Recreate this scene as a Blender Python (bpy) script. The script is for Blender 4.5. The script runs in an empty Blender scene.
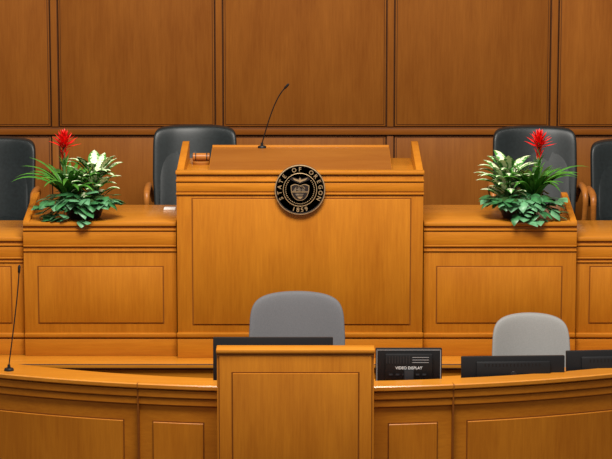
import bpy, bmesh, math, random
from mathutils import Vector, Matrix
random.seed(7)
sc = bpy.context.scene
sc.view_settings.view_transform = 'Standard'
sc.view_settings.look = 'None'

# ---------------------------------------------------------------- camera
PITCH = math.radians(10.0); DIST = 16.0; F = 2560.0; ZC = 1.6
CAM = Vector((0, -DIST*math.cos(PITCH), ZC + DIST*math.sin(PITCH)))
cd = bpy.data.cameras.new('camera'); cam = bpy.data.objects.new('camera', cd)
sc.collection.objects.link(cam); sc.camera = cam
cam.location = CAM; cam.rotation_euler = (math.radians(90)-PITCH, 0, 0)
cd.sensor_width = 36; cd.lens = 36*F/612; cd.clip_end = 200

def at(mx, my, Y):
    """measured position -> metres (x, z) on the vertical plane y=Y"""
    c, s = math.cos(PITCH), math.sin(PITCH)
    u = (mx-306)/F; v = (229.5-my)/F
    d = Vector((u, c+v*s, -s+v*c))
    t = (Y-CAM.y)/d.y
    return CAM.x+d.x*t, CAM.z+d.z*t
def ax(mx, my, Y): return at(mx, my, Y)[0]
def az(my, Y): return at(306, my, Y)[1]

# ---------------------------------------------------------------- materials
def newmat(name):
    m = bpy.data.materials.new(name); m.use_nodes = True
    nt = m.node_tree; b = nt.nodes['Principled BSDF']
    return m, nt, b
def plain(name, col, rough=0.5, metal=0, spec=0.5, noise=0.0, nscale=20):
    m, nt, b = newmat(name)
    b.inputs['Roughness'].default_value = rough
    b.inputs['Metallic'].default_value = metal
    b.inputs['Specular IOR Level'].default_value = spec
    tc = nt.nodes.new('ShaderNodeTexCoord'); n = nt.nodes.new('ShaderNodeTexNoise')
    n.inputs['Scale'].default_value = nscale; n.inputs['Detail'].default_value = 4
    nt.links.new(tc.outputs['Object'], n.inputs['Vector'])
    r = nt.nodes.new('ShaderNodeValToRGB')
    k = noise
    r.color_ramp.elements[0].position = .3; r.color_ramp.elements[1].position = .7
    r.color_ramp.elements[0].color = (col[0]*(1-k), col[1]*(1-k), col[2]*(1-k), 1)
    r.color_ramp.elements[1].color = (min(1, col[0]*(1+k)), min(1, col[1]*(1+k)), min(1, col[2]*(1+k)), 1)
    nt.links.new(n.outputs['Fac'], r.inputs['Fac']); nt.links.new(r.outputs['Color'], b.inputs['Base Color'])
    if noise > 0:
        bp = nt.nodes.new('ShaderNodeBump'); bp.inputs['Strength'].default_value = .08
        nt.links.new(n.outputs['Fac'], bp.inputs['Height']); nt.links.new(bp.outputs['Normal'], b.inputs['Normal'])
    return m
def wood(name, light, dark, vertical=True, rough=.38, var=.10, spec=.28):
    m, nt, b = newmat(name); L = nt.links.new; N = nt.nodes.new
    tc = N('ShaderNodeTexCoord'); geo = N('ShaderNodeNewGeometry')
    off = N('ShaderNodeVectorMath'); off.operation = 'SCALE'; off.inputs[0].default_value = (3.1, 5.7, 9.3)
    L(geo.outputs['Random Per Island'], off.inputs['Scale'])
    add = N('ShaderNodeVectorMath'); add.operation = 'ADD'
    L(tc.outputs['Object'], add.inputs[0]); L(off.outputs['Vector'], add.inputs[1])
    def nz(scale, s, det, rg=.55):
        mp = N('ShaderNodeMapping'); mp.inputs['Scale'].default_value = scale
        L(add.outputs['Vector'], mp.inputs['Vector'])
        n = N('ShaderNodeTexNoise'); n.inputs['Scale'].default_value = s; n.inputs['Detail'].default_value = det
        n.inputs['Roughness'].default_value = rg; n.inputs['Distortion'].default_value = .3
        L(mp.outputs['Vector'], n.inputs['Vector']); return n.outputs['Fac']
    a = (1, 1, .06) if vertical else (.06, 1, 1)
    fine = nz(a, 70, 5, .7); broad = nz((1, 1, .25) if vertical else (.25, 1, 1), 5, 3)
    def math_(op, x, y):
        q = N('ShaderNodeMath'); q.operation = op
        for i, w in enumerate((x, y)):
            if isinstance(w, (int, float)): q.inputs[i].default_value = w
            else: L(w, q.inputs[i])
        return q.outputs[0]
    f = math_('ADD', math_('MULTIPLY', fine, .5), math_('MULTIPLY', broad, .5))
    r = N('ShaderNodeValToRGB'); r.color_ramp.elements[0].position = .34; r.color_ramp.elements[1].position = .66
    r.color_ramp.elements[0].color = (*dark, 1); r.color_ramp.elements[1].color = (*light, 1)
    L(f, r.inputs['Fac'])
    hs = N('ShaderNodeHueSaturation')
    v = math_('ADD', math_('MULTIPLY', geo.outputs['Random Per Island'], var), 1-var/2)
    L(v, hs.inputs['Value']); L(r.outputs['Color'], hs.inputs['Color']); L(hs.outputs['Color'], b.inputs['Base Color'])
    b.inputs['Roughness'].default_value = rough
    b.inputs['Specular IOR Level'].default_value = spec
    bp = N('ShaderNodeBump'); bp.inputs['Strength'].default_value = .04
    L(fine, bp.inputs['Height']); L(bp.outputs['Normal'], b.inputs['Normal'])
    return m

OL, OD = (.53, .190, .012), (.38, .118, .006)
oakV = wood('oak_vertical', OL, OD, True)
oakH = wood('oak_horizontal', OL, OD, False)
topW = wood('oak_top', (.58, .225, .020), (.44, .148, .010), False, .25, .1, .5)
wallV = wood('wall_wood_vertical', (.275, .092, .012), (.19, .055, .006), True, .42, .14, .22)
wallH = wood('wall_wood_horizontal', (.25, .078, .008), (.18, .048, .004), False, .42, .1, .22)
lectW = wood('reading_board_wood', (.31, .110, .015), (.23, .07, .008), False, .4)
groove = wood('groove_dark_wood', (.24, .072, .004), (.17, .046, .003), False, .6)
gapM = wood('wall_gap_dark', (.10, .030, .004), (.07, .02, .003), True, .7)
leather = plain('black_leather', (.009, .013, .014), .40, 0, .32, .25, 60)
armW = wood('chair_arm_wood', (.42, .15, .025), (.25, .08, .012), False, .35)
fabric = plain('grey_fabric', (.130, .130, .138), .85, 0, .2, .12, 220)
fabricL = plain('light_grey_fabric', (.25, .248, .24), .8, 0, .2, .10, 220)
blackP = plain('black_plastic', (.008, .008, .009), .45, 0, .35)
darkP = plain('dark_grey_plastic', (.02, .02, .023), .45)
greyP = plain('grey_plastic', (.30, .30, .31), .4)
screenM = plain('screen_glass', (.01, .012, .015), .12)
labelM = plain('white_label', (.75, .75, .75), .6)
steel = plain('brushed_steel', (.45, .45, .46), .3, 1)
carpet = plain('carpet', (.09, .045, .03), .95, 0, .1, .3, 120)
paperM = plain('paper', (.85, .84, .80), .7)
gold = plain('antique_gold', (.55, .38, .20), .42, .6, .5, .2, 80)
bronze = plain('dark_bronze', (.026, .019, .018), .45, .3, .5, .2, 40)
relief = plain('relief_bronze', (.20, .15, .10), .5, .4, .5, .5, 60)
redM = plain('red_bract', (.74, .010, .008), .4, 0, .4, .25, 30)
strapM = plain('bromeliad_leaf', (.05, .19, .018), .4, 0, .5, .45, 18)
ivyM = plain('pothos_leaf', (.04, .17, .055), .4, 0, .5, .5, 25)
ivyM2 = plain('pothos_leaf_pale', (.11, .30, .14), .42, 0, .5, .35, 25)
stemM = plain('stem_green', (.06, .14, .035), .5)
potM = plain('black_pot', (.012, .013, .02), .35)
soilM = plain('soil', (.04, .025, .015), .95, 0, .2, .4, 60)
varM, nt, b = newmat('variegated_leaf'); L = nt.links.new; N = nt.nodes.new
uv = N('ShaderNodeUVMap'); uv.uv_map = 'UVMap'; sp = N('ShaderNodeSeparateXYZ'); L(uv.outputs['UV'], sp.inputs[0])
q1 = N('ShaderNodeMath'); q1.operation = 'SUBTRACT'; L(sp.outputs['X'], q1.inputs[0]); q1.inputs[1].default_value = .5
q2 = N('ShaderNodeMath'); q2.operation = 'ABSOLUTE'; L(q1.outputs[0], q2.inputs[0])
tc = N('ShaderNodeTexCoord'); nn = N('ShaderNodeTexNoise'); nn.inputs['Scale'].default_value = 55; nn.inputs['Detail'].default_value = 3
L(tc.outputs['Object'], nn.inputs['Vector'])
q3 = N('ShaderNodeMath'); q3.operation = 'MULTIPLY_ADD'; L(nn.outputs['Fac'], q3.inputs[0]); q3.inputs[1].default_value = 1.1; L(q2.outputs[0], q3.inputs[2])
cr = N('ShaderNodeValToRGB'); cr.color_ramp.elements[0].position = .74; cr.color_ramp.elements[1].position = .86
cr.color_ramp.elements[0].color = (.74, .80, .52, 1); cr.color_ramp.elements[1].color = (.05, .22, .03, 1)
L(q3.outputs[0], cr.inputs['Fac']); L(cr.outputs['Color'], b.inputs['Base Color']); b.inputs['Roughness'].default_value = .45

# ---------------------------------------------------------------- mesh builder
class B:
    def __init__(s, name):
        s.name = name; s.bm = bmesh.new(); s.mats = []; s.uv = s.bm.loops.layers.uv.new('UVMap')
    def mi(s, m):
        if m not in s.mats: s.mats.append(m)
        return s.mats.index(m)
    def box(s, x0, x1, y0, y1, z0, z1, m, bev=0.0, M=None, seg=2):
        r = bmesh.ops.create_cube(s.bm, size=1)['verts']
        for v in r:
            v.co = Vector(((x0+x1)/2+v.co.x*(x1-x0), (y0+y1)/2+v.co.y*(y1-y0), (z0+z1)/2+v.co.z*(z1-z0)))
            if M: v.co = M @ v.co
        fs = {f for v in r for f in v.link_faces}; i = s.mi(m)
        for f in fs: f.material_index = i
        if bev > 0:
            bmesh.ops.bevel(s.bm, geom=list({e for v in r for e in v.link_edges}), offset=bev, segments=seg, affect='EDGES', profile=.5)
    def prism(s, pts, x0, x1, m, bev=0):
        a = [s.bm.verts.new((x0, p[0], p[1])) for p in pts]; c = [s.bm.verts.new((x1, p[0], p[1])) for p in pts]
        i = s.mi(m); n = len(pts); fs = [s.bm.faces.new(a[::-1]), s.bm.faces.new(c)]
        for k in range(n): fs.append(s.bm.faces.new((a[k], a[(k+1) % n], c[(k+1) % n], c[k])))
        for f in fs: f.material_index = i
        bmesh.ops.recalc_face_normals(s.bm, faces=fs)
        if bev: bmesh.ops.bevel(s.bm, geom=list({e for f in fs for e in f.edges}), offset=bev, segments=2, affect='EDGES', profile=.5)
    def tube(s, pts, rad, m, seg=12, cap=True):
        pts = [Vector(p) for p in pts]; n = len(pts)
        if not isinstance(rad, (list, tuple)): rad = [rad]*n
        rings = []; i = s.mi(m); ref = None
        for k, p in enumerate(pts):
            d = (pts[min(k+1, n-1)]-pts[max(k-1, 0)])
            if d.length < 1e-9: d = Vector((0, 0, 1))
            d.normalize()
            if ref is None: ref = d.orthogonal().normalized()
            u = (ref-d*ref.dot(d))
            u = u.normalized() if u.length > 1e-5 else d.orthogonal().normalized()
            ref = u; w = d.cross(u)
            rings.append([s.bm.verts.new(p+(u*math.cos(t)+w*math.sin(t))*rad[k]) for t in [2*math.pi*j/seg for j in range(seg)]])
        for k in range(n-1):
            for j in range(seg):
                f = s.bm.faces.new((rings[k][j], rings[k][(j+1) % seg], rings[k+1][(j+1) % seg], rings[k+1][j])); f.material_index = i
        if cap:
            f = s.bm.faces.new(rings[0][::-1]); f.material_index = i
            f = s.bm.faces.new(rings[-1]); f.material_index = i
    def lathe(s, c, prof, m, seg=32, axis='Z'):
        i = s.mi(m); c = Vector(c); rings = []
        for r, h in prof:
            ring = []
            for j in range(seg):
                t = 2*math.pi*j/seg
                o = Vector((r*math.cos(t), r*math.sin(t), h))
                if axis == 'Y': o = Vector((r*math.cos(t), -h, r*math.sin(t)))
                if axis == 'X': o = Vector((h, r*math.cos(t), r*math.sin(t)))
                ring.append(s.bm.verts.new(c+o))
            rings.append(ring)
        fs = []
        for k in range(len(prof)-1):
            for j in range(seg):
                fs.append(s.bm.faces.new((rings[k][j], rings[k][(j+1) % seg], rings[k+1][(j+1) % seg], rings[k+1][j])))
        fs.append(s.bm.faces.new(rings[0][::-1])); fs.append(s.bm.faces.new(rings[-1]))
        for f in fs: f.material_index = i
        bmesh.ops.recalc_face_normals(s.bm, faces=fs)
    def cushion(s, c, h, e1, e2, m, deform=None, nu=40, nv=26):
        i = s.mi(m); P = lambda a, e: math.copysign(abs(a)**e, a)
        rows = []
        for a in range(nv+1):
            ph = -math.pi/2+math.pi*a/nv; row = []
            for k in range(nu):
                th = 2*math.pi*k/nu
                q = Vector((P(math.cos(ph), e1)*P(math.cos(th), e2), P(math.cos(ph), e1)*P(math.sin(th), e2), P(math.sin(ph), e1)))
                p = Vector((q.x*h[0], q.y*h[1], q.z*h[2]))
                if deform: p = deform(p, q)
                row.append(s.bm.verts.new(Vector(c)+p))
            rows.append(row)
        for a in range(nv):
            for k in range(nu):
                f = s.bm.faces.new((rows[a][k], rows[a][(k+1) % nu], rows[a+1][(k+1) % nu], rows[a+1][k])); f.material_index = i
        new = [v for r in rows for v in r]
        bmesh.ops.remove_doubles(s.bm, verts=new, dist=1e-5)
    def panel(s, x0, x1, z0, z1, Y, m, g=.007, proud=.007):
        t = g
        s.box(x0-t, x1+t, Y-.0015, Y+.004, z0-t, z1+t, groove)
        s.box(x0, x1, Y-proud, Y+.004, z0, z1, m, .0035)
    def done(s, ang=35, origin=None):
        me = bpy.data.meshes.new(s.name)
        vs = [v.co for v in s.bm.verts]
        mn = Vector([min(v[i] for v in vs) for i in range(3)]); mx = Vector([max(v[i] for v in vs) for i in range(3)])
        o = Vector(origin) if origin else Vector(((mn.x+mx.x)/2, (mn.y+mx.y)/2, mn.z))
        bmesh.ops.translate(s.bm, verts=s.bm.verts, vec=-o)
        s.bm.to_mesh(me); s.bm.free()
        for m in s.mats: me.materials.append(m)
        for p in me.polygons: p.use_smooth = True
        me.set_sharp_from_angle(angle=math.radians(ang))
        ob = bpy.data.objects.new(s.name, me); ob.location = o
        sc.collection.objects.link(ob); return ob

ZR = .95    # rostrum floor
ZL = .78    # plinth ledge
ZF = .25    # clerk floor
ZW = .90    # clerk worktop
YW = 2.3    # back wall

# ---------------------------------------------------------------- room shell
bb = B('floor'); bb.box(-8, 8, -18, 2.6, -.1, 0, carpet); bb.done()
bb = B('dais_platform')
bb.box(-7, 7, .17, YW-.06, 0, ZR, carpet)
bb.box(-7, 7, -.16, .17, 0, ZL-.03, oakH)
bb.box(-7, 7, -.185, .17, ZL-.03, ZL, topW, .006)
bb.box(-7, 7, -.1645, -.15, ZL-.042, ZL-.03, groove)
bb.done()
RA = 4.6; YA = -1.83; CY = YA+RA
def arc(o, a, xf=None):
    r = RA+o
    if xf is not None: return xf, CY-math.sqrt(r*r-xf*xf)
    return r*math.sin(a), CY-r*math.cos(a)
AM = .63
bb = B('floor_clerk_riser'); n = 40
pts = [arc(-.12, -AM+2*AM*i/n) for i in range(n+1)]
pts = pts+[(pts[-1][0], -.19), (pts[0][0], -.19)]
top = [bb.bm.verts.new((p[0], p[1], ZF)) for p in pts]; bot = [bb.bm.verts.new((p[0], p[1], 0)) for p in pts]
bb.bm.faces.new(top); bb.bm.faces.new(bot[::-1])
for k in range(len(pts)): bb.bm.faces.new((bot[k], bot[(k+1) % len(pts)], top[(k+1) % len(pts)], top[k]))
bb.mi(carpet); bmesh.ops.recalc_face_normals(bb.bm, faces=bb.bm.faces); bb.done()

bb = B('wall_back')
bb.box(-8, 8, YW, YW+.2, 0, 4.8, gapM)
st = [ax(54.5, 60, YW), ax(219, 60, YW), ax(390.5, 60, YW), ax(554, 60, YW)]
sp_ = (st[3]-st[0])/3
xs = [st[0]-sp_*k for k in (4, 3, 2, 1)]+st+[st[3]+sp_*k for k in (1, 2, 3, 4)]
zr1, zr0 = az(127, YW), az(134.5, YW)
bb.box(-8, 8, YW-.04, YW+.01, zr0, zr1, wallH, .006)
hs = .026
for i, x in enumerate(xs):
    for (z0, z1) in ((zr1+.003, 4.75), (.2, zr0-.003)):
        bb.box(x-hs, x+hs, YW-.026, YW+.01, z0, z1, wallV, .005)
    if i < len(xs)-1:
        xa, xb = x+hs+.005, xs[i+1]-hs-.005
        for (z0, z1) in ((zr1+.006, 4.75), (1.02, zr0-.005)):
            bb.box(xa, xb, YW-.016, YW+.01, z0, z1, wallV, .004)
            bb.box(xa+.012, xb-.012, YW-.021, YW-.01, z0+.012, z1-.012, wallV, .005)
bb.done()
bb = B('baseboard_back'); bb.box(-7, 7, YW-.058, YW-.04, ZR, ZR+.1, wallH, .004); bb.done()

# ---------------------------------------------------------------- speaker podium
bb = B('speaker_podium')
xl, xr = ax(177, 250, 0), ax(423, 250, 0)
zt = az(171, 0)
bb.box(xl, xr, 0, .05, ZL, zt-.02, oakV, .003)
bb.box(xl-.006, xr+.006, -.014, .06, zt-.022, zt, topW, .006)
bb.box(xl+.002, xr-.002, -.003, .01, zt-.030, zt-.022, groove)
for y in (181, 194):
    z = az(y, 0); bb.box(xl-.004, xr+.004, -.010, .01, z-.004, z+.008, oakH, .003)
    bb.box(xl-.001, xr+.001, -.004, .01, z-.010, z-.004, groove)
bb.box(xl-.001, xr+.001, -.006, .01, az(193, 0)+.01, az(181, 0)-.012, oakH, .002)
bb.panel(ax(193, 250, 0), ax(410, 250, 0), az(324, 0), az(199, 0), 0, oakV)
z = az(337, 0)
bb.box(xl-.004, xr+.004, -.020, .01, z, z+.03, oakH, .006)
bb.box(xl-.001, xr+.001, -.004, .01, z-.010, z, groove)
bb.box(xl-.002, xr+.002, -.012, .01, ZL, z-.010, oakH, .003)
DP = .86
zb = az(141, DP)
for s_, x0 in ((1, xl), (-1, xr-.045)):
    bb.prism([(.05, ZR), (DP, ZR), (DP, zb), (DP-.06, zb), (.05, zt)], x0, x0+.045, oakV, .004)
bb.box(xl+.045, xr-.045, .05, DP-.03, zt-.07, zt-.04, topW, .003)
x0, x1 = ax(210, 150, .4), ax(391, 150, .4)
bb.prism([(.10, zt-.04), (.80, zt-.04), (.80, zt+.035), (.73, zt+.035), (.12, zt-.015), (.10, zt-.015)], x0, x1, lectW, .003)
bb.box(x0, x1, .80, .82, zt-.04, zt+.048, topW, .004)
bb.done()
ZPT = zt-.04; ZRB = zt+.035

# seal ---------------------------------------------------------------
def text_into(bb, txt, size, M, mat, ext=.0008):
    cu = bpy.data.curves.new('t', 'FONT'); cu.body = txt; cu.size = size; cu.align_x = 'CENTER'; cu.align_y = 'CENTER'; cu.extrude = ext
    cu.offset = size*.012
    ob = bpy.data.objects.new('t', cu); sc.collection.objects.link(ob)
    bpy.context.view_layer.update()
    me = bpy.data.meshes.new_from_object(ob.evaluated_get(bpy.context.evaluated_depsgraph_get()))
    me.transform(M); i = bb.mi(mat); n0 = len(bb.bm.faces)
    bb.bm.from_mesh(me); bb.bm.faces.ensure_lookup_table()
    for f in bb.bm.faces[n0:]: f.material_index = i
    bpy.data.objects.remove(ob); bpy.data.curves.remove(cu); bpy.data.meshes.remove(me)
bb = B('state_seal')
sx, sz = at(300, 189.5, -.02); R = .158
Y0 = -.020
C = (sx, Y0, sz)
bb.lathe(C, [(R, 0), (R, .012), (R-.004, .016), (R-.010, .016), (R-.013, .012), (0.001, .012)], bronze, 72, 'Y')
bb.lathe(C, [(R-.0005, .013), (R-.001, .0165), (R-.006, .0175), (R-.0075, .013)], gold, 72, 'Y')
bb.lathe(C, [(.106, .011), (.106, .0145), (.103, .0155), (.100, .011)], gold, 72, 'Y')
bb.lathe(C, [(.100, .011), (.100, .0125), (.001, .0125)], relief, 72, 'Y')
RX = Matrix.Rotation(math.radians(90), 4, 'X')
def letters(word, r, a0, a1, size, flip=False):
    for k, ch in enumerate(word):
        if ch == ' ': continue
        a = math.radians(a0+(a1-a0)*k/(len(word)-1))
        rot = (a+math.pi/2) if flip else (a-math.pi/2)
        M = Matrix.Translation((sx+r*math.cos(a), Y0-.0135, sz+r*math.sin(a))) @ RX @ Matrix.Rotation(rot, 4, 'Z')
        text_into(bb, ch, size, M, gold)
letters('STATE OF OREGON', .1275, 205, -25, .036)
letters('1859', .1275, 252, 288, .038, True)
sh = []
for k in range(13):
    t = k/12; sh.append((-.058+.116*t, .026+.010*abs(math.sin(t*2*math.pi))))
for k in range(1, 14):
    t = k/14; sh.append((.058*math.cos(t*math.pi), .026-.094*math.sin(t*math.pi)**.8))
def extr(poly, y0, y1, mat):
    ii = bb.mi(mat)
    a = [bb.bm.verts.new((sx+p[0], y0, sz+p[1])) for p in poly]; c = [bb.bm.verts.new((sx+p[0], y1, sz+p[1])) for p in poly]
    fs = [bb.bm.faces.new(a), bb.bm.faces.new(c[::-1])]
    for k in range(len(poly)): fs.append(bb.bm.faces.new((a[k], a[(k+1) % len(poly)], c[(k+1) % len(poly)], c[k])))
    for f in fs: f.material_index = ii
    bmesh.ops.recalc_face_normals(bb.bm, faces=fs)
extr(sh, Y0-.011, Y0-.016, gold)
extr([(p[0]*.92, (p[1]+.012)*.92-.012) for p in sh], Y0-.015, Y0-.0175, bronze)
extr([(-.050, -.010), (.050, -.010), (.049, -.015), (-.049, -.015)], Y0-.017, Y0-.0195, gold)
for mx, mw, mh in ((-.028, .017, .022), (-.006, .020, .028), (.018, .017, .020)):
    extr([(mx-mw, -.008), (mx+mw, -.008), (mx, -.008+mh)], Y0-.017, Y0-.019, relief)
for k in range(9):
    a = math.pi*k/8; extr([(.024*math.cos(a)+.006*math.cos(a-.8), .006+.014*math.sin(a)), (.034*math.cos(a), .010+.02*math.sin(a)), (.024*math.cos(a), .008+.014*math.sin(a))], Y0-.017, Y0-.020, gold)
extr([(-.030, -.024), (.024, -.024), (.016, -.036), (-.024, -.036)], Y0-.017, Y0-.020, relief)
extr([(-.018, -.042), (.018, -.042), (.006, -.056), (-.006, -.056)], Y0-.017, Y0-.020, gold)
extr([(0, .082), (.012, .070), (.050, .082), (.064, .066), (.040, .056), (.016, .046), (0, .040), (-.016, .046), (-.040, .056), (-.064, .066), (-.050, .082), (-.012, .070)], Y0-.011, Y0-.018, bronze)
extr([(0, .078), (.008, .064), (.046, .075), (.036, .062), (.010, .052), (0, .046), (-.010, .052), (-.036, .062), (-.046, .075), (-.008, .064)], Y0-.017, Y0-.0195, gold)
for k in range(33):
    a = math.radians(140+260*k/32)
    bb.lathe((sx+.089*math.cos(a), Y0, sz+.089*math.sin(a)), [(.0032, .011), (.0032, .0145), (.0008, .0155)], gold, 6, 'Y')
bb.done()

# ---------------------------------------------------------------- dais desks
def wing(x0, x1, Y, ytop, yb1, yb2, pl, side, depth, yback, name='dais_desk'):
    bb = B(name)
    zt = az(ytop, Y)
    bb.box(x0, x1, Y, Y+.05, ZL, zt-.02, oakV, .003)
    bb.box(x0-.0, x1+.0, Y-.014, Y+depth, zt-.025, zt, topW, .005)
    bb.box(x0, x1, Y-.003, Y+.01, zt-.033, zt-.025, groove)
    for yy in ((ytop+8), yb1):
        z = az(yy, Y); bb.box(x0, x1, Y-.010, Y+.01, z-.004, z+.008, oakH, .003)
        bb.box(x0, x1, Y-.004, Y+.01, z-.010, z-.004, groove)
    bb.box(x0, x1, Y-.006, Y+.01, az(yb1, Y)+.009, az(ytop+8, Y)-.012, oakH, .002)
    z = az(yb2, Y); bb.box(x0, x1, Y-.008, Y+.01, z-.002, z+.006, oakH, .002)
    bb.box(x0, x1, Y-.003, Y+.01, z-.007, z-.002, groove)
    for (a, b_) in pl: bb.panel(a, b_, az(322.5, Y), az(267, Y), Y, oakV)
    z = az(337, Y)
    bb.box(x0, x1, Y-.020, Y+.01, z, z+.028, oakH, .006)
    bb.box(x0, x1, Y-.004, Y+.01, z-.010, z, groove)
    bb.box(x0, x1, Y-.012, Y+.01, ZL, z-.010, oakH, .003)
    bb.box(x0+.05, x1-.05, Y+depth-.1, Y+depth-.07, ZR, zt-.025, oakV)
    for s_ in (-1, 1):
        xa = x0 if s_ < 0 else x1-.04
        if side == s_:
            zb_ = az(yback, Y+depth)
            bb.prism([(Y+.12, ZR), (Y+depth, ZR), (Y+depth, zb_), (Y+depth-.05, zb_), (Y+.0, zt+.004), (Y, zt-.024), (Y+.12, zt-.024)], xa, xa+.04, oakV, .003)
        else:
            bb.box(xa, xa+.04, Y+.12, Y+depth, ZR, zt-.025, oakV)
    bb.done(); return zt
g = .007
XA, XB = ax(24, 280, .06), ax(576, 280, .06)
YWG = .06
ZT = wing(XA, xl-g, YWG, 222, 246, 251, [(ax(39, 295, YWG), ax(163, 295, YWG))], -1, .66, 192)
wing(xr+g, XB, YWG, 222, 246, 251, [(ax(437, 295, YWG), ax(561, 295, YWG))], 1, .66, 192)
YO = .10
wing(XA-1.30, XA-.004, YO, 237, 258, 262, [(XA-1.2, ax(11, 290, YO))], 0, .62, 200)
wing(XB+.004, XB+1.30, YO, 237, 258, 262, [(ax(590, 290, YO), XB+1.2)], 0, .62, 200)

# ---------------------------------------------------------------- clerk desks (curved)
XLL, XLR = ax(217, 400, -2.05), ax(374, 400, -2.05)
def sweep(bb, prof, a0, a1, m, xf0=None, xf1=None, n=24):
    rings = []
    for k in range(n+1):
        a = a0+(a1-a0)*k/n; xf = xf0 if k == 0 else (xf1 if k == n else None)
        rings.append([bb.bm.verts.new((*arc(o, a, xf), z)) for o, z in prof])
    i = bb.mi(m); fs = []; q = len(prof)
    for k in range(n):
        for j in range(q): fs.append(bb.bm.faces.new((rings[k][j], rings[k][(j+1) % q], rings[k+1][(j+1) % q], rings[k+1][j])))
    fs.append(bb.bm.faces.new(rings[0])); fs.append(bb.bm.faces.new(rings[-1][::-1]))
    for f in fs: f.material_index = i
    bmesh.ops.recalc_face_normals(bb.bm, faces=fs)
def rect(o0, o1, z0, z1): return [(o0, z0), (o1, z0), (o1, z1), (o0, z1)]
ZCAP = 1.035; CD = -.11
def clerk_desk(sgn):
    bb = B('clerk_desk')
    xe = XLL-.003 if sgn < 0 else XLR+.003
    ae = math.asin(xe/RA)
    a0, a1 = (-AM, ae) if sgn < 0 else (ae, AM)
    kw = dict(xf1=xe) if sgn < 0 else dict(xf0=xe)
    S = lambda p, m: sweep(bb, p, a0, a1, m, **kw)
    S(rect(-.05, 0, 0, ZCAP-.03), oakH)
    S([(CD, ZCAP-.03), (.026, ZCAP-.03), (.032, ZCAP-.024), (.032, ZCAP-.006), (.026, ZCAP), (CD, ZCAP)], topW)
    S(rect(-.01, .006, ZCAP-.038, ZCAP-.03), groove)
    S([(-.01, ZCAP-.080), (.018, ZCAP-.080), (.022, ZCAP-.075), (.022, ZCAP-.043), (.018, ZCAP-.038), (-.01, ZCAP-.038)], oakH)
    S(rect(-.01, .008, ZCAP-.087, ZCAP-.080), groove)
    S([(-.01, ZCAP-.125), (.010, ZCAP-.125), (.014, ZCAP-.12), (.014, ZCAP-.092), (.010, ZCAP-.087), (-.01, ZCAP-.087)], oakH)
    S(rect(-.01, .003, ZCAP-.131, ZCAP-.125), groove)
    S(rect(CD, CD+.03, ZW, ZCAP-.03), oakH)
    S(rect(-.72, CD+.03, ZW-.035, ZW), topW)
    S(rect(-.12, -.10, ZF+.0, ZW-.035), oakH)
    def P(pa, pb):
        pa, pb = math.asin(pa/RA), math.asin(pb/RA); gg = .0015
        sweep(bb, rect(-.005, .0015, .143, .817), pa-gg, pb+gg, groove, n=14)
        sweep(bb, [(-.005, .15), (.006, .15), (.009, .153), (.009, .807), (.006, .81), (-.005, .81)], pa, pb, oakV, n=14)
    def J(x):
        a = math.asin(x/RA); sweep(bb, rect(-.01, .0235, .0, ZCAP-.031), a-.0009, a+.0009, groove, n=1)
        sweep(bb, rect(-.01, .0335, ZCAP-.031, ZCAP+.0006), a-.0004, a+.0004, groove, n=1)
    if sgn < 0:
        P(ax(153, 440, YA), ax(203, 440, YA)); J(ax(138, 420, YA)); P(ax(0, 440, -1.6)-.35, ax(123, 440, -1.75))
    else:
        P(ax(389, 440, YA), ax(437, 440, YA)); J(ax(453, 420, YA)); P(ax(468, 440, -1.8), ax(612, 440, -1.6)+.35)
    for a in ((a0 if sgn < 0 else a1)*.96, (a0+a1)/2):
        xx, yy = arc(-.42, a)
        bb.box(xx-.02, xx+.02, yy-.2, yy+.2, ZF, ZW-.035, oakV)
    bb.done()
clerk_desk(-1); clerk_desk(1)

bb = B('clerk_lectern')
YF = -2.05; zt = az(349.5, YF)
bb.box(XLL, XLR, YF, YF+.10, 0, zt-.02, oakV, .003)
bb.box(XLL, XLR, YF+.10, -1.72, 0, ZCAP-.03, oakV, .003)
bb.box(XLL, XLR, YF+.10, -1.72, ZCAP-.03, ZCAP, topW, .003)
bb.box(XLL-.004, XLR+.004, YF-.012, YF+.112, zt-.022, zt, topW, .005)
bb.box(XLL+.001, XLR-.001, YF-.003, YF+.01, zt-.029, zt-.022, groove)
xa, xb = XLL+.014, XLR-.014
bb.box(xa-.004, xa, YF-.002, YF+.01, 0, zt-.04, groove); bb.box(xb, xb+.004, YF-.002, YF+.01, 0, zt-.04, groove)
bb.box(xa, xb, YF-.005, YF+.01, 0.0, zt-.036, oakV, .003)
bb.panel(ax(233, 420, YF), ax(358, 420, YF), .16, az(373, YF), YF-.005, oakV)
bb.box(XLL, XLR, -1.72, -1.10, ZW-.035, ZW, topW, .003)
for x in (XLL+.01, XLR-.04): bb.box(x, x+.03, -1.60, -1.15, ZF, ZW-.035, oakV)
bb.done()

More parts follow.
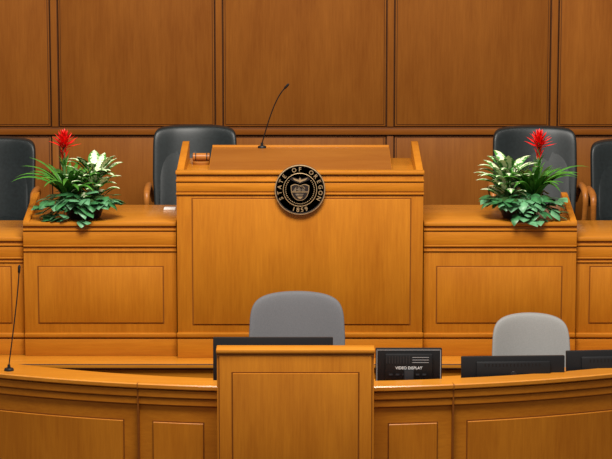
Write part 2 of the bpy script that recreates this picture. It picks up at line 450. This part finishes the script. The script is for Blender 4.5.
# ---------------------------------------------------------------- leather armchairs
def T(c, rot): return Matrix.Translation(c) @ Matrix.Rotation(rot, 4, 'Z')
def leather_chair(cx, cy, ztop, z0=ZR, rot=0, w=.285):
    bb = B('leather_armchair'); H = ztop-z0
    hb = (H-.44)/2
    def df(p, q):
        p.y += -.09*(p.x/w)**2 + .09*(q.z)
        p.x *= 1-.07*max(0, -q.z)
        p.z += -.010*(p.x/w)**2
        return p
    bb.cushion((0, .22, .44+hb), (w, .06, hb), .20, .40, leather, df, 52, 36)
    def df2(p, q):
        p.y += -.09*(p.x/w)**2 + .09*(q.z)-.03; return p
    bb.cushion((0, .22, .44+hb-.015), (w*.86, .042, hb*.86), .22, .5, leather, df2, 44, 28)
    bb.cushion((0, -.02, .46), (w*.93, .27, .065), .45, .3, leather, None, 40, 16)
    bb.cushion((0, .0, .395), (w*.88, .25, .03), .4, .3, blackP, None, 32, 10)
    for s_ in (-1, 1):
        x = s_*(w+.022)
        bb.tube([(x*.93, .20, .58), (x, .14, .685), (x, .05, .715), (x, -.10, .72), (x, -.20, .71), (x, -.235, .685), (x, -.24, .64), (x*.99, -.22, .53), (x*.93, -.18, .42), (x*.75, -.16, .39)],
                [.015, .018, .021, .023, .023, .021, .019, .018, .018, .015], armW, 12)
    bb.lathe((0, 0, 0), [(.035, .10), (.035, .20), (.028, .21), (.028, .38)], steel, 20)
    for k in range(5):
        a = math.radians(90+72*k); d = Vector((math.cos(a), math.sin(a), 0))
        bb.tube([d*.02+Vector((0, 0, .13)), d*.16+Vector((0, 0, .125)), d*.29+Vector((0, 0, .085))], [.035, .028, .02], armW, 10)
        p = d*.29; bb.tube([p+Vector((0, 0, .08)), p+Vector((0, 0, .05))], .008, steel, 8)
        o = Vector((-d.y, d.x, 0))*.022; bb.tube([p-o+Vector((0, 0, .027)), p+o+Vector((0, 0, .027))], .027, blackP, 16)
    bmesh.ops.transform(bb.bm, matrix=T((cx, cy, z0), rot), verts=bb.bm.verts)
    bb.done(50, (cx, cy, z0))
for (px_, yt, yy) in ((-5, 137, 1.15), (195.5, 125, 1.32), (533.5, 126, 1.32), (631, 139, 1.15)):
    x, z = at(px_, yt, yy+.3); leather_chair(x, yy, z)

# ---------------------------------------------------------------- office chairs
def office_chair(cx, cy, ztop, w, mat, hb, rot=0):
    bb = B('office_chair'); z0 = ZF; H = ztop-z0
    def df(p, q):
        p.x *= 1-.04*q.z**2-.02*q.z
        p.y += -.09*(p.x/w)**2+.05*q.z
        p.z -= .03*(p.x/w)**2*(1 if q.z > 0 else -.3)*abs(q.z)
        return p
    bb.cushion((0, .22, H-hb), (w, .038, hb), .32, .5, mat, df, 52, 34)
    def df3(p, q):
        p = df(p, q); p.y += .03; return p
    bb.cushion((0, .22, H-hb), (w*.97, .03, hb*.97), .32, .5, darkP, df3, 40, 24)
    bb.cushion((0, 0, .48), (w*.9, .25, .045), .45, .35, mat, None, 40, 14)
    bb.cushion((0, 0, .43), (w*.8, .22, .02), .4, .3, darkP, None, 30, 8)
    bb.tube([(0, .12, .42), (0, .25, .42), (0, .31, .48), (0, .295, H-2*hb), (0, .27, H-hb)], [.02, .024, .026, .024, .02], darkP, 10)
    for s_ in (-1, 1):
        x = s_*(w*.92+.03)
        bb.tube([(s_*w*.6, .02, .425), (x, .02, .43), (x, .02, .50), (x, .02, .60)], .014, darkP, 10)
        bb.cushion((x, -.01, .615), (.03, .12, .016), .6, .5, blackP, None, 20, 8)
    bb.lathe((0, 0, 0), [(.032, .09), (.032, .2), (.024, .21), (.024, .42)], darkP, 20)
    for k in range(5):
        a = math.radians(90+72*k); d = Vector((math.cos(a), math.sin(a), 0))
        bb.tube([d*.02+Vector((0, 0, .11)), d*.15+Vector((0, 0, .10)), d*.27+Vector((0, 0, .075))], [.03, .024, .017], darkP, 10)
        p = d*.27; bb.tube([p+Vector((0, 0, .07)), p+Vector((0, 0, .045))], .008, steel, 8)
        o = Vector((-d.y, d.x, 0))*.02; bb.tube([p-o+Vector((0, 0, .025)), p+o+Vector((0, 0, .025))], .025, blackP, 16)
    bmesh.ops.transform(bb.bm, matrix=T((cx, cy, z0), rot), verts=bb.bm.verts)
    bb.done(50, (cx, cy, z0))
x, z = at(297, 294, -.45); office_chair(x, -.64, z, .293, fabric, .25)
x, z = at(531, 316, -.40); office_chair(x, -.58, z, .240, fabricL, .22)

# ---------------------------------------------------------------- monitors
def monitor(cx, cy, ztop, w, zb, rot=0, rack=False, tilt=4, zw=ZW):
    bb = B('computer_monitor'); h = ztop-zb; hc = (zb+ztop)/2-zw
    M = Matrix.Translation((0, 0, hc)) @ Matrix.Rotation(math.radians(-tilt), 4, 'X')
    bb.box(-w/2, w/2, -.012, .014, -h/2, h/2, blackP, .005, M)
    bb.box(-w/2+.012, w/2-.012, .014, .0155, -h/2+.02, h/2-.012, screenM, 0, M)
    bb.box(-w*.36, w*.36, -.035, -.010, -h*.36, h*.36, blackP, .01, M)
    if rack:
        for a_, b_, c_, d_ in ((-w/2+.006, w/2-.006, h/2-.012, h/2-.008), (-w/2+.006, w/2-.006, -h/2+.008, -h/2+.012), (-w/2+.006, -w/2+.010, -h/2+.008, h/2-.008), (w/2-.010, w/2-.006, -h/2+.008, h/2-.008)):
            bb.box(a_, b_, -.0135, -.011, c_, d_, greyP, 0, M)
        for k in range(9):
            xx = -w*.34+k*.016; bb.box(xx, xx+.006, -.037, -.034, h*.10, h*.30, darkP, 0, M)
        for k in range(3):
            bb.box(w*.05, w*.30, -.037, -.034, h*(.26-.07*k), h*(.275-.07*k), greyP, 0, M)
        text_into(bb, 'VIDEO DISPLAY', .022, M @ Matrix.Translation((0, -.0355, -.005)) @ RX, labelM)
        for k in range(6):
            xx = -w*.3+k*.038; bb.box(xx, xx+.022, -.037, -.034, -h*.24, -h*.18, darkP, .001, M)
    else:
        for k in range(16):
            xx = -w*.28+k*w*.56/16; bb.box(xx, xx+.008, -.0355, -.034, h*.22, h*.30, blackP, 0, M)
        bb.lathe(M @ Vector((0, -.035, 0)), [(.016, 0), (.016, .0015), (.0155, .002)], darkP, 20, 'Y')
    bb.box(-.03, .03, -.055, -.036, .012, hc-.01, darkP, .005)
    bb.cushion((0, -.03, .008), (.11, .085, .008), .5, .6, darkP, None, 32, 8)
    bmesh.ops.transform(bb.bm, matrix=T((cx, cy, zw), rot), verts=bb.bm.verts)
    bb.done(35, (cx, cy, zw))
Ym = -1.52; x0, z = at(213, 337.5, Ym); x1 = ax(333, 337.5, Ym); monitor((x0+x1)/2, Ym, z, x1-x0, z-.36)
Ym = -1.54; x0, z = at(375.5, 348, Ym); x1 = ax(442, 348, Ym); monitor((x0+x1)/2, Ym, z, x1-x0, z-.21, .0, True, 2)
Ym = -1.50; x0, z = at(461, 356.0, Ym); x1 = ax(565, 356.0, Ym); monitor((x0+x1)/2, Ym, z, x1-x0, z-.20, .05)
Ym = -1.38; x0, z = at(566, 351.0, Ym); x1 = x0+.60; monitor((x0+x1)/2, Ym+.03, z, x1-x0, z-.24, .10)

# ---------------------------------------------------------------- microphones
def bez(p0, p1, p2, p3, n=20):
    p0, p1, p2, p3 = map(Vector, (p0, p1, p2, p3)); return [(1-t)**3*p0+3*(1-t)**2*t*p1+3*(1-t)*t*t*p2+t**3*p3 for t in [k/n for k in range(n+1)]]
def mic(base, tip, bow, r=.004):
    bb = B('gooseneck_microphone'); bx = Vector(base); tp = Vector(tip)
    bb.lathe(bx, [(.028, 0), (.028, .008), (.024, .014), (.010, .016), (.008, .035)], blackP, 24)
    p = bez(bx+Vector((0, 0, .03)), bx.lerp(tp, .35)+Vector(bow)*.4+Vector((0, 0, .02)), bx.lerp(tp, .75)+Vector(bow), tp)
    bb.tube(p, r, blackP, 10)
    d = (p[-1]-p[-2]).normalized()
    bb.tube([p[-1]-d*.01, p[-1], p[-1]+d*.03, p[-1]+d*.04], [r, .0075, .0085, .004], blackP, 12)
    bb.done()
tx, tz = at(285, 88, .62)
mic((ax(262, 150, .765), .765, ZRB), (tx, .62, tz), (-.03, 0, .03))
bX = ax(9, 371, -1.45); bY = CY-math.sqrt((RA-.05)**2-bX**2)
tx, tz = at(19, 272, bY+.02)
mic((bX, bY, ZCAP), (tx, bY+.02, tz), (.008, 0, 0), .0035)

# ---------------------------------------------------------------- gavel, card
bb = B('gavel'); gx, gy = ax(201, 157, .52), .56
bb.lathe((gx, gy, ZPT), [(.056, 0), (.056, .014), (.050, .02), (.02, .02)], armW, 32)
prof = [(.020, -.055), (.026, -.052), (.026, -.040), (.021, -.037), (.021, -.034), (.025, -.031), (.025, .031), (.021, .034), (.021, .037), (.026, .040), (.026, .052), (.020, .055)]
bb.lathe((gx, gy, ZPT+.046), prof, armW, 24, 'X')
for s_ in (-1, 1): bb.lathe((gx+s_*.0355, gy, ZPT+.046), [(.0225, -.003), (.0225, .003)], bronze, 24, 'X')
bb.tube([(gx, gy+.01, ZPT+.046), (gx, gy+.06, ZPT+.044), (gx, gy+.17, ZPT+.036), (gx, gy+.2, ZPT+.034)], [.008, .007, .011, .007], armW, 12)
bb.done()
bb = B('note_card'); nx = ax(171, 207, .55)
bb.box(nx-.045, nx+.03, .50, .58, ZT, ZT+.010, paperM, .002); bb.done()

# ---------------------------------------------------------------- flower arrangements
def leaf(bb, base, az_, length, width, e0, droop, mat, prof, segs=8, fold=.25, side=0.0, pw=1.3):
    p = Vector(base); i = bb.mi(mat); rows = []
    hd = Vector((math.cos(az_), math.sin(az_), 0)); sd = Vector((-hd.y, hd.x, 0))
    sd = (sd*math.cos(side)+Vector((0, 0, 1))*math.sin(side)).normalized()
    for k in range(segs+1):
        t = k/segs; e = e0-droop*t**pw
        d = hd*math.cos(e)+Vector((0, 0, 1))*math.sin(e)
        nrm = d.cross(sd)
        w = width*.5*prof(t)+.0004
        lift = nrm*(-fold*w)
        rows.append([bb.bm.verts.new(p+sd*w+lift), bb.bm.verts.new(p+sd*w*.5+lift*.4), bb.bm.verts.new(p), bb.bm.verts.new(p-sd*w*.5+lift*.4), bb.bm.verts.new(p-sd*w+lift)])
        p = p+d*length/segs
    for k in range(segs):
        for j in range(4):
            f = bb.bm.faces.new((rows[k][j], rows[k][j+1], rows[k+1][j+1], rows[k+1][j])); f.material_index = i
            for lp, (u, v) in zip(f.loops, ((j/4, k/segs), ((j+1)/4, k/segs), ((j+1)/4, (k+1)/segs), (j/4, (k+1)/segs))): lp[bb.uv].uv = (u, v)
strap = lambda t: min(1, .7+t*1.2)*(1-t**3.2)
lance = lambda t: math.sin(math.pi*min(1, (t*.94+.06))**.8)**.85 if t < 1 else 0
heart = lambda t: (math.sin(math.pi*(t**.55))**.8 if 0 < t < 1 else (0.35 if t == 0 else 0))
star = lambda t: (.55+.9*t if t < .45 else .95)*(1-t**2.2)
def arrangement(cx, cy, z0, s):
    """s=+1: bromeliad on the left, variegated plant on the right"""
    bb = B('flower_arrangement'); O = Vector((cx, cy, z0)); rnd = random.Random(11 if s > 0 else 23)
    bb.lathe(O, [(.095, 0), (.105, .01), (.135, .095), (.140, .10), (.140, .11), (.132, .11), (.128, .095)], potM, 36)
    bb.lathe(O, [(.129, .085), (.127, .10), (.01, .105)], soilM, 36)
    c = O+Vector((-.09*s, .0, .12))
    for k in range(38):
        a = 2*math.pi*k/38+rnd.uniform(-.15, .15); inner = k % 2
        Ln = rnd.uniform(.32, .42) if not inner else rnd.uniform(.26, .36)
        if math.cos(a)*s > .2: Ln *= .9
        leaf(bb, c+Vector((math.cos(a)*.014, math.sin(a)*.014, rnd.uniform(0, .03))), a, Ln, rnd.uniform(.034, .046), rnd.uniform(.85, 1.1) if not inner else rnd.uniform(1.1, 1.4), rnd.uniform(1.1, 1.8), strapM, strap, 10, .5)
    f = c+Vector((-.03*s, 0, 0))
    bb.tube([c, f+Vector((0, 0, .15)), f+Vector((0, 0, .36))], [.012, .010, .008], stemM, 8)
    for k in range(14):
        a = k*2.4; z = .17+.011*k
        leaf(bb, f+Vector((0, 0, z)), a, .085-.001*k, .026, 1.25, .7, redM if k > 6 else strapM, star, 6, .4)
    for k in range(34):
        a = k*2.4; q = k/33
        leaf(bb, f+Vector((0, 0, .325+.065*q)), a, .115-.055*q, .028, .35+1.05*q, .30, redM, star, 6, .4)
    c = O+Vector((.065*s, .015, .10))
    for k in range(46):
        a = rnd.uniform(0, 2*math.pi); q = k/45
        hgt = .03+.20*q; r = .03+rnd.uniform(0, .065)*(1-q*.4)
        b0 = c+Vector((math.cos(a)*r, math.sin(a)*r*.8, hgt))
        bb.tube([c+Vector((0, 0, 0)), c.lerp(b0, .6)+Vector((0, 0, .02)), b0], .003, stemM, 5)
        leaf(bb, b0, a, rnd.uniform(.12, .17), rnd.uniform(.060, .080), rnd.uniform(.4, .9)+.3*q, rnd.uniform(.9, 1.6), varM, lance, 8, .22)
    for k in range(140):
        if k < 100:
            a = rnd.uniform(math.pi*1.0, math.pi*2.0); rr = rnd.uniform(.13, .20); hz = rnd.uniform(.010, .15)
            if rr < .155: hz = max(hz, .10)
            ex = rnd.uniform(.95, 1.45)
            if math.cos(a)*s > .35 and hz < .11: hz = .12
        else:
            a = rnd.uniform(0, 2*math.pi); rr = rnd.uniform(.04, .15); hz = rnd.uniform(.12, .18); ex = 1
        b0 = O+Vector((math.cos(a)*rr*ex-.03*s, math.sin(a)*rr, hz))
        mid = O+Vector((math.cos(a)*.09-.01*s, math.sin(a)*.09, .145))
        bb.tube([O+Vector((math.cos(a)*.05, math.sin(a)*.05, .10)), mid, b0], .0022, stemM, 5)
        leaf(bb, b0, a+rnd.uniform(-.9, .9), rnd.uniform(.060, .092), rnd.uniform(.058, .082), rnd.uniform(-.5, .3), rnd.uniform(.6, 1.2), ivyM if rnd.random() < .5 else ivyM2, heart, 6, .18, rnd.uniform(-.4, .4))
    for v in bb.bm.verts:
        if v.co.z < z0+.004 and (v.co-O).to_2d().length > .11 and v.co.y > YWG-.03: v.co.z = z0+.004
    bb.done(60, (cx, cy, z0))
cx = ax(84, 212, .22); arrangement(cx, .225, ZT, 1)
cx = ax(519, 212, .22); arrangement(cx, .225, ZT, -1)

# ---------------------------------------------------------------- lights
w = bpy.data.worlds.new('world'); sc.world = w; w.use_nodes = True
bg = w.node_tree.nodes['Background']; bg.inputs['Color'].default_value = (1, .94, .86, 1); bg.inputs['Strength'].default_value = .36
def area(name, loc, aim, sx_, sy_, e, col=(1, .95, .88)):
    l = bpy.data.lights.new(name, 'AREA'); l.shape = 'RECTANGLE'; l.size = sx_; l.size_y = sy_; l.energy = e; l.color = col
    o = bpy.data.objects.new(name, l); sc.collection.objects.link(o); o.location = loc
    o.rotation_euler = (Vector(aim)-Vector(loc)).to_track_quat('-Z', 'Y').to_euler()
area('ceiling_light', (0, -3.4, 6.5), (0, .1, .9), 3.0, 1.6, 620)
area('ceiling_light', (-3.5, -1.0, 6.5), (0, 1.0, 1.2), 1.2, 1.2, 50)
area('ceiling_light', (3.5, -1.0, 6.5), (0, 1.0, 1.2), 1.2, 1.2, 50)
